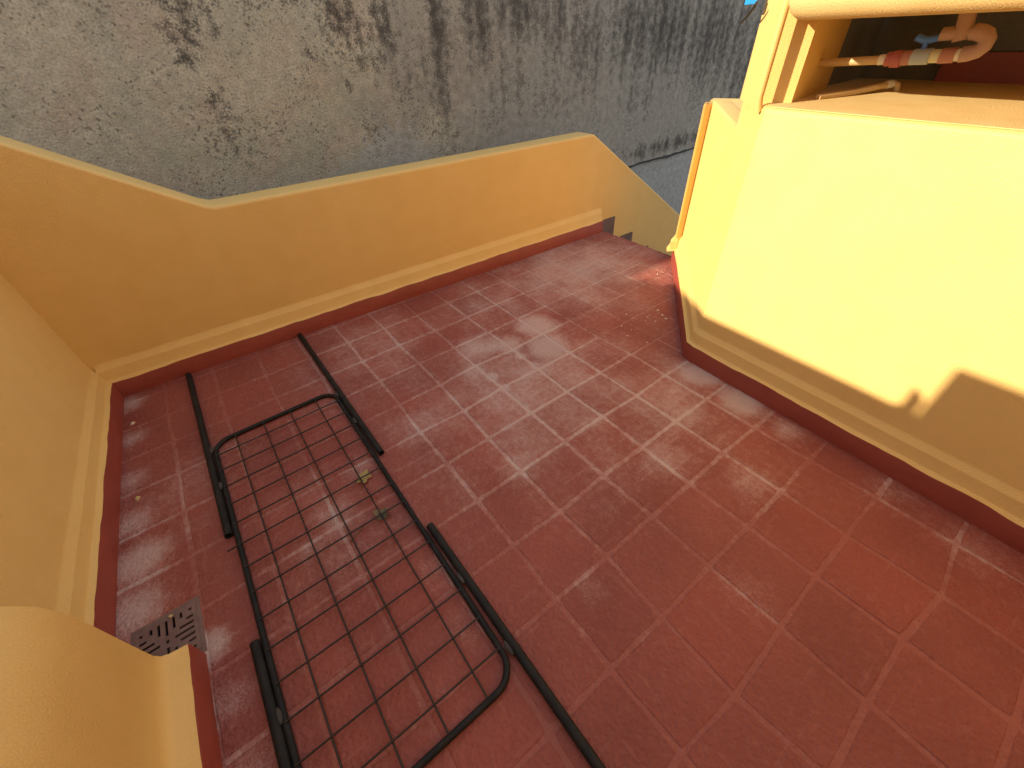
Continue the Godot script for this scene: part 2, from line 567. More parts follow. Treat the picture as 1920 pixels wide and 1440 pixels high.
func make_floor() -> void:
	var root := Node3D.new()
	root.name = "floor"
	root.set_meta("kind", "structure")
	add_child(root)
	var rng := RandomNumberGenerator.new()
	rng.seed = 5
	# mortar bed, open over the drain pit
	var t := Tris.new()
	var us := [-3.7, DRAIN.position.x, DRAIN.end.x, 7.6, 11.78]
	var vs := [-11.2, DRAIN.position.y, DRAIN.end.y, 5.4]
	for i in us.size() - 1:
		for j in vs.size() - 1:
			if i == 1 and j == 1:
				continue
			var c := [Vector2(us[i], vs[j]), Vector2(us[i + 1], vs[j]), Vector2(us[i + 1], vs[j + 1]), Vector2(us[i], vs[j + 1])]
			var y := -0.008
			var q := []
			for w in c:
				q.append(P(w.x, y, w.y))
			t.tri(q[0], q[1], q[2], -1, floor_uv(c[0]), floor_uv(c[1]), floor_uv(c[2]))
			t.tri(q[0], q[2], q[3], -1, floor_uv(c[0]), floor_uv(c[2]), floor_uv(c[3]))
	# underside and rim so that the slab is solid
	node("mortar_bed", t.mesh(false), M.bed, root)
	var sl := Tris.new()
	box(sl, P(-3.7, -0.6, -11.2), P(DRAIN.position.x, -0.012, 5.4))
	box(sl, P(DRAIN.end.x, -0.6, -11.2), P(11.76, -0.012, 5.4))
	box(sl, P(DRAIN.position.x, -0.6, -11.2), P(DRAIN.end.x, -0.012, DRAIN.position.y))
	box(sl, P(DRAIN.position.x, -0.6, DRAIN.end.y), P(DRAIN.end.x, -0.012, 5.4))
	box(sl, P(DRAIN.position.x, -0.62, DRAIN.position.y), P(DRAIN.end.x, -0.5, DRAIN.end.y))
	node("slab", sl.mesh(), M.cement, root)
	# the area that is tiled
	var area := PackedVector2Array([Vector2(-3.14, back_line(-3.14) - 0.03), Vector2(11.8, back_line(11.8) - 0.03), Vector2(11.8, -7.25), Vector2(7.5, -3.7), Vector2(7.02, 5.0), Vector2(-3.4, 5.0), Vector2(-3.4, -4.0)])
	var hole := PackedVector2Array([DRAIN.position, Vector2(DRAIN.end.x, DRAIN.position.y), DRAIN.end, Vector2(DRAIN.position.x, DRAIN.end.y)])
	# joint crossings, a little out of true as laid
	var seen := {Vector2i(1, 1): Vector2(-0.02, 0.05), Vector2i(3, 1): Vector2(0.03, 0.01), Vector2i(1, 2): Vector2(-0.05, 0), Vector2i(5, 2): Vector2(0.05, 0), Vector2i(1, 3): Vector2(-0.05, 0), Vector2i(3, 3): Vector2(0.04, -0.02), Vector2i(1, 4): Vector2(-0.06, 0.03), Vector2i(2, 0): Vector2(-0.02, -0.06), Vector2i(3, 0): Vector2(0.05, 0.03), Vector2i(4, 0): Vector2(0.04, -0.02), Vector2i(1, 7): Vector2(-0.1, 0.05), Vector2i(1, 6): Vector2(-0.07, 0.02), Vector2i(4, 8): Vector2(0.02, 0.1)}
	var cross := {}
	for i in range(-6, 12):
		for j in range(-6, 13):
			var w := TO + Vector2(i, j)
			var off := Vector2(rng.randf_range(-0.022, 0.022), rng.randf_range(-0.022, 0.022))
			cross[Vector2i(i, j)] = w + (seen[Vector2i(i, j)] if seen.has(Vector2i(i, j)) else off)
	for i in range(-6, 11):
		for j in range(-6, 12):
			var cs := [cross[Vector2i(i, j)], cross[Vector2i(i + 1, j)], cross[Vector2i(i + 1, j + 1)], cross[Vector2i(i, j + 1)]]
			var mid: Vector2 = (cs[0] + cs[1] + cs[2] + cs[3]) * 0.25
			var poly := PackedVector2Array()
			var gap := rng.randf_range(0.026, 0.04)
			if mid.x > 6.6 and mid.y < -5.0:
				gap *= 0.42                        # thick paint has all but filled these joints
			for k in 4:
				var a: Vector2 = cs[k]
				var b: Vector2 = cs[(k + 1) % 4]
				var nrm := Vector2(-(b - a).y, (b - a).x).normalized()
				if nrm.dot(mid - a) < 0.0:
					nrm = -nrm
				for e in 6:
					var f := e / 6.0
					if e == 0:
						poly.append(a + (mid - a).normalized() * gap * 1.75)
					else:
						poly.append(a.lerp(b, f) + nrm * (gap + rng.randf_range(-0.007, 0.007)))
			for piece in Geometry2D.intersect_polygons(poly, area):
				for pc in Geometry2D.clip_polygons(piece, hole):
					var ar := 0.0
					for k in pc.size():
						ar += pc[k].cross(pc[(k + 1) % pc.size()]) * 0.5
					if absf(ar) < 0.02:
						continue
					make_tile(root, pc, rng)

func make_tile(root: Node3D, pc: PackedVector2Array, rng: RandomNumberGenerator) -> void:
	var mid := Vector2.ZERO
	for w in pc:
		mid += w
	mid /= pc.size()
	var lift := rng.randf_range(-0.002, 0.002)
	var tx := rng.randf_range(-0.0035, 0.0035)
	var tz := rng.randf_range(-0.0035, 0.0035)
	var y := func(w: Vector2) -> float:
		return lift + (w.x - mid.x) * tx + (w.y - mid.y) * tz
	var t := Tris.new()
	var idx := Geometry2D.triangulate_polygon(pc)
	if idx.is_empty():
		return
	var top := []
	var rim := []
	var foot := []
	var uvs := []
	for w in pc:
		var inn: Vector2 = w + (mid - w).normalized() * 0.012
		top.append(P(inn.x, y.call(inn), inn.y))
		rim.append(P(w.x, y.call(w) - 0.005, w.y))
		foot.append(P(w.x, -0.03, w.y))
		uvs.append(floor_uv(w))
	for k in range(0, idx.size(), 3):
		t.tri(top[idx[k]], top[idx[k + 1]], top[idx[k + 2]], 0, uvs[idx[k]], uvs[idx[k + 1]], uvs[idx[k + 2]])
		t.tri(foot[idx[k]], foot[idx[k + 2]], foot[idx[k + 1]], 9, uvs[idx[k]], uvs[idx[k + 2]], uvs[idx[k + 1]])
	var n := pc.size()
	var sense := 1.0
	# winding of the cap decides the winding of the sides
	var ca: Vector2 = pc[idx[1]] - pc[idx[0]]
	var cb: Vector2 = pc[idx[2]] - pc[idx[0]]
	var ar := 0.0
	for k in n:
		ar += pc[k].cross(pc[(k + 1) % n])
	sense = signf(ca.cross(cb)) * signf(ar)
	for k in n:
		var j := (k + 1) % n
		for pair in [[top, rim, 1], [rim, foot, 2]]:
			var q := [pair[0][k], pair[1][k], pair[1][j], pair[0][j]]
			var uq := [uvs[k], uvs[k], uvs[j], uvs[j]]
			if sense < 0.0:
				q.reverse()
				uq.reverse()
			t.tri(q[0], q[1], q[2], pair[2], uq[0], uq[1], uq[2])
			t.tri(q[0], q[2], q[3], pair[2], uq[0], uq[2], uq[3])
	node("tile", t.mesh(), M.tiles[rng.randi() % 5], root)

# the foot of every wall: red skirting, then two plaster bevels up to the face
const FACE := 0.19
const FOOT := [Vector2(-0.005, 0.405), Vector2(-0.07, 0.43), Vector2(-0.084, 0.45), Vector2(-0.09, 0.66), Vector2(-0.1, 0.68), Vector2(-0.172, 0.745), Vector2(-0.19, 0.79)]
func wall_profile(h: float, thick: float, r := 0.05) -> Array:
	var p := FOOT.duplicate()
	for k in 5:
		var a := k * PI / 8.0
		p.append(Vector2(-FACE - r + r * cos(a), h - r + r * sin(a)))
	for k in 5:
		var a := PI / 2 + k * PI / 8.0
		p.append(Vector2(-FACE - thick + r + r * cos(a), h - r + r * sin(a)))
	p.append(Vector2(-FACE - thick, -0.6))
	p.append(Vector2(-0.07, -0.6))
	p.append(Vector2(-0.07, 0.405))
	return p

func skirt_profile() -> Array:
	return [Vector2(0, -0.02), Vector2(0.002, 0.385), Vector2(-0.008, 0.4), Vector2(-0.066, 0.4), Vector2(-0.066, -0.02)]

func wobble(path: Array, step: float, amp: float, sd: int) -> Array:
	var f := FastNoiseLite.new()
	f.seed = sd
	f.frequency = 0.5
	var out := []
	for i in path.size() - 1:
		var a: Vector2 = path[i]
		var b: Vector2 = path[i + 1]
		var n := maxi(1, int(a.distance_to(b) / step))
		var nn := Vector2(-(b - a).y, (b - a).x).normalized()
		for k in n:
			var w := a.lerp(b, float(k) / n)
			var e := 0.0 if k == 0 else amp
			out.append(w + nn * f.get_noise_2d(w.x * 2.0, w.y * 2.0) * e)
	out.append(path[path.size() - 1])
	return out

func make_walls() -> void:
	# back parapet: its face is drawn in (u, h) since its top rises, dips and follows the stairs down
	var bp := thing("parapet_wall", "ochre parapet with a dipped top running along the landing to the stairs", "wall", P(4, 0, -10.8))
	var o := -bp.position
	var t := Tris.new()
	var top := [Vector2(-4.0, 6.05), Vector2(-3.3, 5.72), Vector2(0.12, 3.46), Vector2(0.3, 3.38), Vector2(0.5, 3.37), Vector2(5.7, 3.3), Vector2(11.05, 3.235), Vector2(11.18, 3.2), Vector2(16.43, -0.45), Vector2(24.0, -5.5)]
	var foot := [-0.9, -0.9, -0.9, -0.9, -0.9, -0.9, -0.9, -0.9, -5.5, -9.5]
	var prof_r := 0.07
	var rings := []
	for i in top.size():
		var u: float = top[i].x
		var hh: float = top[i].y
		var vf := back_line(u) - FACE
		var vb := vf - 0.72
		var ring := [P(u, foot[i], vf)]
		for k in 5:
			var a := k * PI / 8.0
			ring.append(P(u, hh - prof_r + prof_r * sin(a), vf - prof_r + prof_r * cos(a)))
		for k in 5:
			var a := PI / 2 + k * PI / 8.0
			ring.append(P(u, hh - prof_r + prof_r * sin(a), vb + prof_r + prof_r * cos(a)))
		ring.append(P(u, foot[i], vb))
		rings.append(ring)
	for i in rings.size() - 1:
		var m: int = rings[i].size()
		for k in m:
			var k2 := (k + 1) % m
			var grp := 5
			if k == 0: grp = 1
			elif k == m - 2: grp = 3
			elif k == m - 1: grp = 4
			t.quad(rings[i][k] + o, rings[i][k2] + o, rings[i + 1][k2] + o, rings[i + 1][k] + o, grp)
	for e in 2:
		var ring: Array = rings[0] if e == 0 else rings[rings.size() - 1]
		for k in range(1, ring.size() - 1):
			if e == 0:
				t.tri(ring[0] + o, ring[k + 1] + o, ring[k] + o, 7)
			else:
				t.tri(ring[0] + o, ring[k] + o, ring[k + 1] + o, 8)
	node("wall_body", t.mesh(), M.ochre, bp)
	# plaster bevel and skirting along its foot
	var line := []
	line = [Vector2(-3.25, back_line(-3.25)), Vector2(11.72, back_line(11.72))]
	var bev := Tris.new()
	sweep(bev, wobble(line, 0.1, 0.012, 3), [Vector2(-0.005, 0.405), Vector2(-0.07, 0.43), Vector2(-0.084, 0.45), Vector2(-0.09, 0.68), Vector2(-0.1, 0.7), Vector2(-0.172, 0.775), Vector2(-FACE + 0.002, 0.83), Vector2(-0.25, 0.83), Vector2(-0.25, 0.405)], 1.0)
	var bo := node("plaster_bevel", bev.mesh(), M.ochre, bp)
	bo.position = o
	var sk := Tris.new()
	sweep(sk, wobble([Vector2(-3.25, back_line(-3.25)), Vector2(11.72, back_line(11.72))], 0.1, 0.0, 3), skirt_profile(), 1.0)
	var so := node("skirting", sk.mesh(), M.red_skirt, bp)
	so.position = o
	# stepped skirting pieces beside the stairs
	for k in 4:
		var b := Tris.new()
		var u0 := 11.85 + 1.13 * k
		var v0 := back_line(u0 + 0.3) - FACE
		box(b, P(u0, -0.88 * (k + 1), v0 - 0.05) + o, P(u0 + 0.65, 0.35 - 0.88 * k, v0 + 0.05) + o)
		node("stair_skirting", b.mesh(), M.brown_tile, bp)

	# left wall, with its higher stretch
	var lw := thing("side_wall", "tall ochre wall meeting the parapet in a corner, beside the drain", "wall", P(-3.5, 0, -6))
	o = -lw.position
	var path := wobble([Vector2(-3.12, -11.3), Vector2(-3.36, -4.0), Vector2(-3.36, 5.4)], 0.1, 0.014, 7)
	t = Tris.new()
	sweep(t, path, wall_profile(5.92, 0.9), -1.0)
	node("wall_body", t.mesh(), M.ochre, lw).position = o
	t = Tris.new()
	prism(t, [Vector2(-3.5, -4.09), Vector2(-3.5, 5.4), Vector2(-5.3, 5.4), Vector2(-5.3, -4.09)], 5.7, 6.84, 0.05)
	node("raised_block", t.mesh(), M.ochre, lw).position = o
	t = Tris.new()
	sweep(t, wobble([Vector2(-3.12, -11.3), Vector2(-3.36, -4.0), Vector2(-3.36, 5.4)], 0.1, 0.0, 7), skirt_profile(), -1.0)
	node("skirting", t.mesh(), M.red_skirt, lw).position = o
	var br := thing("metal_bracket", "small flat metal bracket standing on top of the tall ochre wall", "bracket", P(-3.6, 5.92, -4.3))
	t = Tris.new()
	box(t, P(-3.9, 5.91, -4.34) + -br.position, P(-3.52, 6.3, -4.27) + -br.position)
	box(t, P(-3.9, 5.915, -4.4) + -br.position, P(-3.52, 5.94, -4.345) + -br.position)
	node("plate", t.mesh(), M.black_paint, br)

	# rounded buttress beside the drain
	var bu := thing("buttress", "low rounded ochre buttress with a red skirting beside the floor drain", "buttress", P(-3, 0, -3.3))
	o = -bu.position
	t = Tris.new()
	var prof := [Vector2(-0.008, 0.405), Vector2(-0.19, 0.435), Vector2(-0.25, 0.48), Vector2(-0.28, 0.58), Vector2(-0.285, 1.0), Vector2(-0.285, 1.5), Vector2(-0.295, 1.9), Vector2(-0.35, 2.15), Vector2(-0.47, 2.36), Vector2(-0.65, 2.52), Vector2(-0.87, 2.62), Vector2(-1.15, 2.66), Vector2(-1.15, -0.3), Vector2(-0.07, -0.3), Vector2(-0.07, 0.405)]
	var pb := [Vector2(-2.36, -3.92), Vector2(-2.37, -2.52)]
	sweep(t, wobble(pb, 0.1, 0.012, 9), prof, -1.0)
	node("body", t.mesh(), M.ochre, bu).position = o
	t = Tris.new()
	sweep(t, wobble([Vector2(-2.36, -3.925), Vector2(-2.37, -2.515)], 0.1, 0.0, 9), skirt_profile(), -1.0)
	node("skirting", t.mesh(), M.red_skirt, bu).position = o

	# house wall behind
	var hw := thing("house_wall", "tall plain ochre house wall closing the near end of the terrace", "wall", P(2, 0, 5.4))
	t = Tris.new()
	box(t, P(-5.3, -0.6, 5.4) - hw.position, P(8.6, 12.0, 6.2) - hw.position)
	node("wall_body", t.mesh(), M.ochre, hw)

	# stairs going down behind the landing edge
	var st := thing("stairs", "red painted steps going down between the parapet and the lit wall", "stairs", P(12, 0, -9))
	for k in 7:
		t = Tris.new()
		var u0 := 11.8 + 1.13 * k
		box(t, P(u0, -0.88 * (k + 1) - 0.9, back_line(u0) - FACE + 0.002) - st.position, P(u0 + 1.128, -0.88 * (k + 1), -6.9) - st.position)
		node("step", t.mesh(), M.red_skirt, st)

	# neighbour's weathered wall
	var nw := thing("cement_wall", "weathered grey cement wall with black mould streaks behind the parapet", "wall", P(12, -12, -14.5))
	node("lower_render", grey_slab(-4.4, 0.46, -14.58, -15.2, nw), M.grey_wall, nw)
	node("upper_render", grey_slab(0.46, 8.3, -14.5, -15.2, nw), M.grey_wall, nw)
	var base := Tris.new()
	box(base, P(-20, -12, -15.2) - nw.position, P(48, -4.4, -14.58) - nw.position)
	node("footing", base.mesh(), M.alley, nw)
	var cb := thing("black_cable", "thin black cable lying along the ledge of the grey cement wall", "cable", P(20, 0.46, -14.5))
	var pts := []
	for k in 60:
		var u := lerpf(14, 34, k / 59.0)
		pts.append(P(u, 0.40 + 0.03 * sin(u * 1.7) + 0.02 * sin(u * 4.1) - 0.008 * (u - 20), -14.52) - cb.position)
	node("cord", tube_mesh(pts, 0.05 * S, 8), M.cable, cb)

	# ground far below
	t = Tris.new()
	box(t, P(-400, -12.6, -400), P(400, -12, 400))
	structure("ground", t.mesh(), M.alley)

func grey_slab(h0: float, h1: float, vf: float, vb: float, parent: Node3D) -> ArrayMesh:
	var t := Tris.new()
	var f := FastNoiseLite.new()
	f.seed = 71
	f.frequency = 0.35
	var nu := 170
	var nh := 30
	var o := parent.position
	var at := func(i: int, j: int) -> Array:
		var u := lerpf(-20.0, 48.0, float(i) / nu)
		var h := lerpf(h0, h1, float(j) / nh)
		if j == 0 and h0 > 0.0:
			h += 0.05 * f.get_noise_2d(u * 3.0, 0.0)
		var d := 0.05 * f.get_noise_2d(u * 0.8, h * 0.8) + 0.012 * f.get_noise_2d(u * 5.0, h * 5.0)
		return [P(u, h, vf + d) - o, Vector2((u + 6.0) / 36.0, (9.0 - h) / 13.5)]
	for i in nu:
		for j in nh:
			var a: Array = at.call(i, j)
			var b: Array = at.call(i + 1, j)
			var c: Array = at.call(i + 1, j + 1)
			var d: Array = at.call(i, j + 1)
			t.tri(a[0], c[0], b[0], 1, a[1], c[1], b[1])
			t.tri(a[0], d[0], c[0], 1, a[1], d[1], c[1])
	for i in nu:                        # top, bottom and back
		for e in [[0, true], [nh, false]]:
			var a: Array = at.call(i, e[0])
			var b: Array = at.call(i + 1, e[0])
			var a2 := Vector3(a[0].x, a[0].y, vb * S - o.z)
			var b2 := Vector3(b[0].x, b[0].y, vb * S - o.z)
			if e[1]:
				t.tri(a[0], b[0], b2, 2, a[1], b[1], b[1]); t.tri(a[0], b2, a2, 2, a[1], b[1], a[1])
			else:
				t.tri(a[0], b2, b[0], 3, a[1], b[1], b[1]); t.tri(a[0], a2, b2, 3, a[1], a[1], b[1])
	var q0 := P(-20, h0, vb) - o
	var q1 := P(48, h0, vb) - o
	var q2 := P(48, h1, vb) - o
	var q3 := P(-20, h1, vb) - o
	t.tri(q0, q1, q2, 4); t.tri(q0, q2, q3, 4)
	return t.mesh(false)

# ---------------------------------------------------------------- the lit building at the right
func make_tank_house() -> void:
	var root := thing("utility_housing", "sunlit ochre wall with a pillar and an open pipe recess under a round edged slab", "building", P(9, 0, -3))
	var o := -root.position
	var split := Vector2(8.95, -4.955)
	# right wall and the first stretch of the canted one
	var t := Tris.new()
	var pa := [Vector2(6.98, 5.4), Vector2(7.22, 1.2), Vector2(7.44, -3.58), Vector2(7.5, -3.79), split]
	sweep(t, wobble(pa, 0.1, 0.006, 15), wall_profile(4.8, 0.4, 0.07), -1.0)
	node("wall_body", t.mesh(), M.ochre, root).position = o
	# canted wall with the nib at its end
	t = Tris.new()
	var pc := [split, Vector2(11.66, -7.2)]
	sweep(t, wobble(pc, 0.1, 0.006, 15), wall_profile(4.25, 0.45, 0.07), -1.0)
	node("canted_wall", t.mesh(), M.ochre, root).position = o
	# nib at its end, standing a little proud
	var nib := [Vector2(11.75, -7.0), Vector2(11.5, -7.05), Vector2(11.46, -7.08), Vector2(11.5, -7.11), Vector2(12.3, -7.4), Vector2(12.6, -6.6), Vector2(12.2, -6.4)]
	var lv := []
	for f in FOOT:
		lv.append([-f.x - FACE, f.y])
	for k in 5:
		var a := k * PI / 8.0
		lv.append([0.07 * (1.0 - cos(a)), 4.17 + 0.07 * sin(a)])
	t = Tris.new()
	loft(t, nib, lv)
	node("wall_nib", t.mesh(), M.ochre, root).position = o
	t = Tris.new()
	prism(t, [Vector2(9.2, -4.9), Vector2(11.2, -6.5), Vector2(12.2, -6.9), Vector2(12.3, -5), Vector2(9.6, -4.2)], -0.5, 4.235)
	node("canted_core", t.mesh(), M.ochre, root).position = o
	t = Tris.new()
	sweep(t, wobble([Vector2(6.98, 5.4), Vector2(7.22, 1.2), Vector2(7.44, -3.58), Vector2(7.5, -3.79), Vector2(11.6, -7.16)], 0.1, 0.0, 15), skirt_profile(), -1.0)
	node("skirting", t.mesh(), M.red_skirt, root).position = o
	# sill
	t = Tris.new()
	prism(t, [Vector2(7.76, -3.66), Vector2(7.66, -2), Vector2(7.3, 5.4), Vector2(12.5, 5.4), Vector2(12.5, -4.3), Vector2(9.5, -4.4), Vector2(8.3, -4.05)], 4.3, 4.806)
	node("sill", t.mesh(), M.ochre_rough, root).position = o
	# pillar
	t = Tris.new()
	prism(t, [Vector2(9.06, -4.88), Vector2(8.02, -4.03), Vector2(8.24, -3.58), Vector2(10.2, -3.9), Vector2(10.4, -4.7)], 4.7, 7.2)
	node("pillar", t.mesh(), M.ochre, root).position = o
	# slab with a round nose
	t = Tris.new()
	var sp := [Vector2(9.5, -4.05), Vector2(8.3, -3.95), Vector2(7.75, -3.86), Vector2(7.5, -3.72), Vector2(7.4, -3.5), Vector2(7.33, -2), Vector2(6.95, 5.4)]
	var prof := []
	for k in 9:
		var a := -PI / 2 + k * PI / 8.0
		prof.append(Vector2(-0.27 + 0.27 * cos(a), 6.1 + 0.3 * sin(a)))
	prof.append(Vector2(-0.6, 6.4))
	prof.append(Vector2(-0.6, 5.8))
	sp.reverse()
	sweep(t, sp, prof, -1.0)
	node("slab_nose", t.mesh(), M.ochre_rough, root).position = o
	t = Tris.new()
	prism(t, [Vector2(7.85, -3.45), Vector2(7.4, 5.4), Vector2(12.5, 5.4), Vector2(12.5, -3.9), Vector2(9.4, -3.9)], 5.81, 6.39)
	node("slab", t.mesh(), M.ochre_rough, root).position = o
	# inside of the recess
	t = Tris.new()
	box(t, P(11.9, 4.7, -4.4) + o, P(12.45, 6.0, 5.4) + o)
	node("recess_wall", t.mesh(), M.alley, root)
	t = Tris.new()
	box(t, P(11.75, 4.78, -2.75) + o, P(11.92, 5.22, 5.4) + o)
	node("recess_skirting", t.mesh(), M.red_skirt, root)
	t = Tris.new()
	box(t, P(10.1, 4.7, -4.3) + o, P(12.0, 5.9, -4.0) + o)
	node("recess_side", t.mesh(), M.alley, root)

	# conduit standing in front of the pillar
	var cd := thing("conduit", "thin ochre painted conduit running up the sunlit pillar", "pipe", P(7.8, 4.78, -3.89))
	var q := [P(7.83, 4.72, -3.86) - cd.position, P(7.8, 4.9, -3.89) - cd.position, P(7.8, 7.0, -3.89) - cd.position]
	node("tube", tube_mesh(q, 0.055 * S, 12), M.ochre, cd)
	# blue clip and its black lead
	var bc := thing("blue_clip", "bright blue plastic clip on the edge of the sunlit pillar", "clip", P(8.75, 6.02, -4.95))
	t = Tris.new()
	box(t, P(-0.16, 0.0, -0.06), P(0.24, 0.1, 0.05))
	box(t, P(-0.1, 0.1, -0.04), P(0.15, 0.16, 0.03))
	var bm := node("clip_body", t.mesh(), M.bright_blue, bc)
	bm.rotation.y = 0.69
	var ld := thing("black_lead", "short black lead hanging in a loop below the blue clip", "cable", P(8.6, 6.0, -4.9))
	var lp := []
	for k in 13:
		var f := k / 12.0
		lp.append(P(lerpf(8.5, 9.25, f), 6.03 - 0.3 * pow(f, 0.8) + 0.06 * f * f, lerpf(-4.72, -5.35, f)) - ld.position)
	node("cord", tube_mesh(lp, 0.022 * S, 8), M.cable, ld)

	# valve run inside the recess
	var va := thing("valve_assembly", "plumbing run with red unions and a blue handled valve in the dark recess", "plumbing", P(9.1, 5.3, -2.5))
	var L := func(v: float, h: float, du := 0.0) -> Vector3:
		return P(9.1 + du, h, v) - va.position
	var part := func(called: String, v0: float, h0: float, v1: float, h1: float, r: float, m: Material, seg := 16) -> void:
		node(called, tube_mesh([L.call(v0, h0), L.call(v1, h1)], r * 0.64 * S, seg), m, va)
	part.call("pipe", -4.0, 5.225, -2.88, 5.29, 0.085, M.pipe)
	part.call("thread_tape", -2.9, 5.29, -2.8, 5.3, 0.1, M.tape)
	part.call("union", -2.81, 5.3, -2.72, 5.305, 0.135, M.red_plastic)
	part.call("union_nut", -2.73, 5.3, -2.62, 5.305, 0.175, M.red_plastic, 6)
	part.call("union", -2.63, 5.31, -2.5, 5.32, 0.135, M.rust_plastic)
	part.call("valve_body", -2.51, 5.325, -2.3, 5.335, 0.145, M.valve)
	part.call("valve_stem", -2.42, 5.35, -2.43, 5.52, 0.05, M.blue)
	node("valve_handle", tube_mesh([L.call(-2.56, 5.545), L.call(-2.47, 5.515), L.call(-2.38, 5.515), L.call(-2.28, 5.545)], 0.042 * S, 10), M.blue, va)
	part.call("collar", -2.31, 5.335, -2.17, 5.34, 0.12, M.cream)
	part.call("coupling", -2.19, 5.34, -2.03, 5.35, 0.135, M.rust_plastic)
	part.call("thread_tape", -2.04, 5.35, -1.97, 5.355, 0.11, M.tape)
	node("elbow", tube_mesh([L.call(-1.98, 5.355), L.call(-1.9, 5.365), L.call(-1.83, 5.39), L.call(-1.79, 5.44), L.call(-1.79, 5.5), L.call(-1.83, 5.55), L.call(-1.9, 5.58), L.call(-1.98, 5.59)], 0.088 * S, 14), M.clay_plastic, va)
	part.call("tee", -2.3, 5.57, -1.95, 5.59, 0.115, M.clay_plastic)
	part.call("riser", -2.06, 5.5, -2.14, 5.83, 0.14, M.clay_plastic)
	# loose pipe on the sill
	var lpipe := thing("loose_pipe", "tan pipe lying on the sill with a bent end below the valve", "pipe", P(9.6, 4.8, -3.2))
	var lpts := [P(8.75, 4.83, -3.42), P(9.4, 4.85, -3.18), P(10.0, 4.9, -2.96), P(10.12, 4.91, -2.9), P(10.17, 4.89, -2.83), P(10.17, 4.8, -2.8)]
	for k in lpts.size():
		lpts[k] -= lpipe.position
	node("tube", tube_mesh(lpts, 0.05 * S, 12), M.pipe, lpipe)
	node("tape_end", tube_mesh([lpts[2] + P(0.02, 0.0, 0.01), lpts[3]], 0.06 * S, 12), M.tape, lpipe)

# ---------------------------------------------------------------- the metal rack on the floor
func make_rack() -> void:
	var r := thing("metal_rack", "black metal rack panel with wire mesh and four tube legs lying on red tiles", "rack", P(-0.5, 0, -4.6))
	var o := -r.position
	# frame: a rounded rectangle
	var pts := []
	var c0 := Vector2(-1.695, -7.9)
	var c1 := Vector2(0.675, -1.25)
	var rad := 0.3
	for q in [[c1.x - rad, c0.y + rad, -PI / 2], [c1.x - rad, c1.y - rad, 0.0], [c0.x + rad, c1.y - rad, PI / 2], [c0.x + rad, c0.y + rad, PI]]:
		for k in 7:
			var a: float = q[2] + k * PI / 12.0
			pts.append(P(q[0] + rad * cos(a), 0.05, q[1] + rad * sin(a)) + o)
	node("frame", tube_mesh(pts, 0.042 * S, 12, true), M.black_paint, r)
	# legs: hollow tubes alongside
	for l in [[-1.83, -10.78, -1.80, -5.52], [0.755, -10.72, 0.80, -5.54], [0.80, -3.66, 0.875, 1.4], [-1.80, -3.62, -1.77, 1.4]]:
		var a := P(l[0], 0.064, l[1]) + o
		var b := P(l[2], 0.064, l[3]) + o
		var leg := node("leg", tube_mesh([a, b], 0.06 * S, 16, false, 0.046 * S), M.black_paint, r)
		# weld beads where the leg meets the frame
		for f in ([0.58, 0.78] if l[1] < -5.0 else [0.2, 0.42]):
			var w := a.lerp(b, f) + P(0.06 if l[0] < 0.0 else -0.06, 0.015, 0)
			var s := SphereMesh.new()
			s.radius = 0.035 * S
			s.height = 0.05 * S
			s.radial_segments = 10
			s.rings = 5
			var wn := node("weld", s, M.weld, leg)
			wn.position = w
			wn.scale = Vector3(1.15, 0.9, 3.0)
	for i in 4:
		var u := -1.305 + 0.5258 * i
		node("wire", tube_mesh([P(u, 0.066, -7.88) + o, P(u - 0.003, 0.06, -4.6) + o, P(u - 0.005, 0.066, -1.26) + o], 0.0125 * S, 8), M.rod, r)
	for j in range(-2, 12):
		var v := -6.579 + 0.4523 * j
		var e := -1.86 if j == 3 else -1.70
		node("cross_wire", tube_mesh([P(e, 0.088, v) + o, P(-0.5, 0.083, v + 0.002) + o, P(0.67, 0.088, v) + o], 0.0125 * S, 8), M.rod, r)

func slot(parent: Node3D, cu: float, cv: float, lu: float, lv: float) -> void:
	var b := CSGBox3D.new()
	b.operation = CSGShape3D.OPERATION_SUBTRACTION
	b.size = P(lu, 0.2, lv)
	b.position = P(cu, 0, cv)
	b.name = "slot"
	parent.add_child(b, true)

func make_drain() -> void:
	var c := DRAIN.get_center()
	var d := thing("floor_drain", "square floor drain with slotted grate set in the red tiles", "drain", P(c.x, 0, c.y))
	# mortar collar
	var t := Tris.new()
	var w := DRAIN.size.x * 0.5
	var hgt := DRAIN.size.y * 0.5
	var gi := 0.36
	box(t, P(-w, -0.1, -hgt), P(w, -0.004, -gi))
	box(t, P(-w, -0.1, gi), P(w, -0.004, hgt))
	box(t, P(-w, -0.1, -gi), P(-gi, -0.004, gi))
	box(t, P(gi, -0.1, -gi), P(w, -0.004, gi))
	node("collar", t.mesh(), M.grate, d)
	var g := CSGCombiner3D.new()
	g.name = "grate"
	d.add_child(g)
	var pl := CSGBox3D.new()
	pl.size = P(gi * 2.0, 0.03, gi * 2.0)
	pl.position = P(0, -0.008, 0)
	pl.name = "plate"
	pl.material = M.grate
	g.add_child(pl)
	g.material_override = M.grate
	var e := 0.315
	for k in range(-3, 4):
		var x := k * 0.088
		if absi(k) == 3:
			for s in [-1.0, 1.0]:
				slot(g, x * 1.1, s * 0.29, 0.038, 0.038)
			continue
		var inner := maxf(absf(x) + 0.055, 0.085)
		var ln := e - inner
		for s in [-1.0, 1.0]:
			slot(g, x, s * (inner + ln * 0.5), 0.036, ln)
			slot(g, s * (inner + ln * 0.5), x, ln, 0.036)
	slot(g, 0, 0, 0.035, 0.05)
	t = Tris.new()
	box(t, P(-0.4, -0.495, -0.42), P(0.4, -0.48, 0.42))
	node("pit", t.mesh(), M.cement, d)

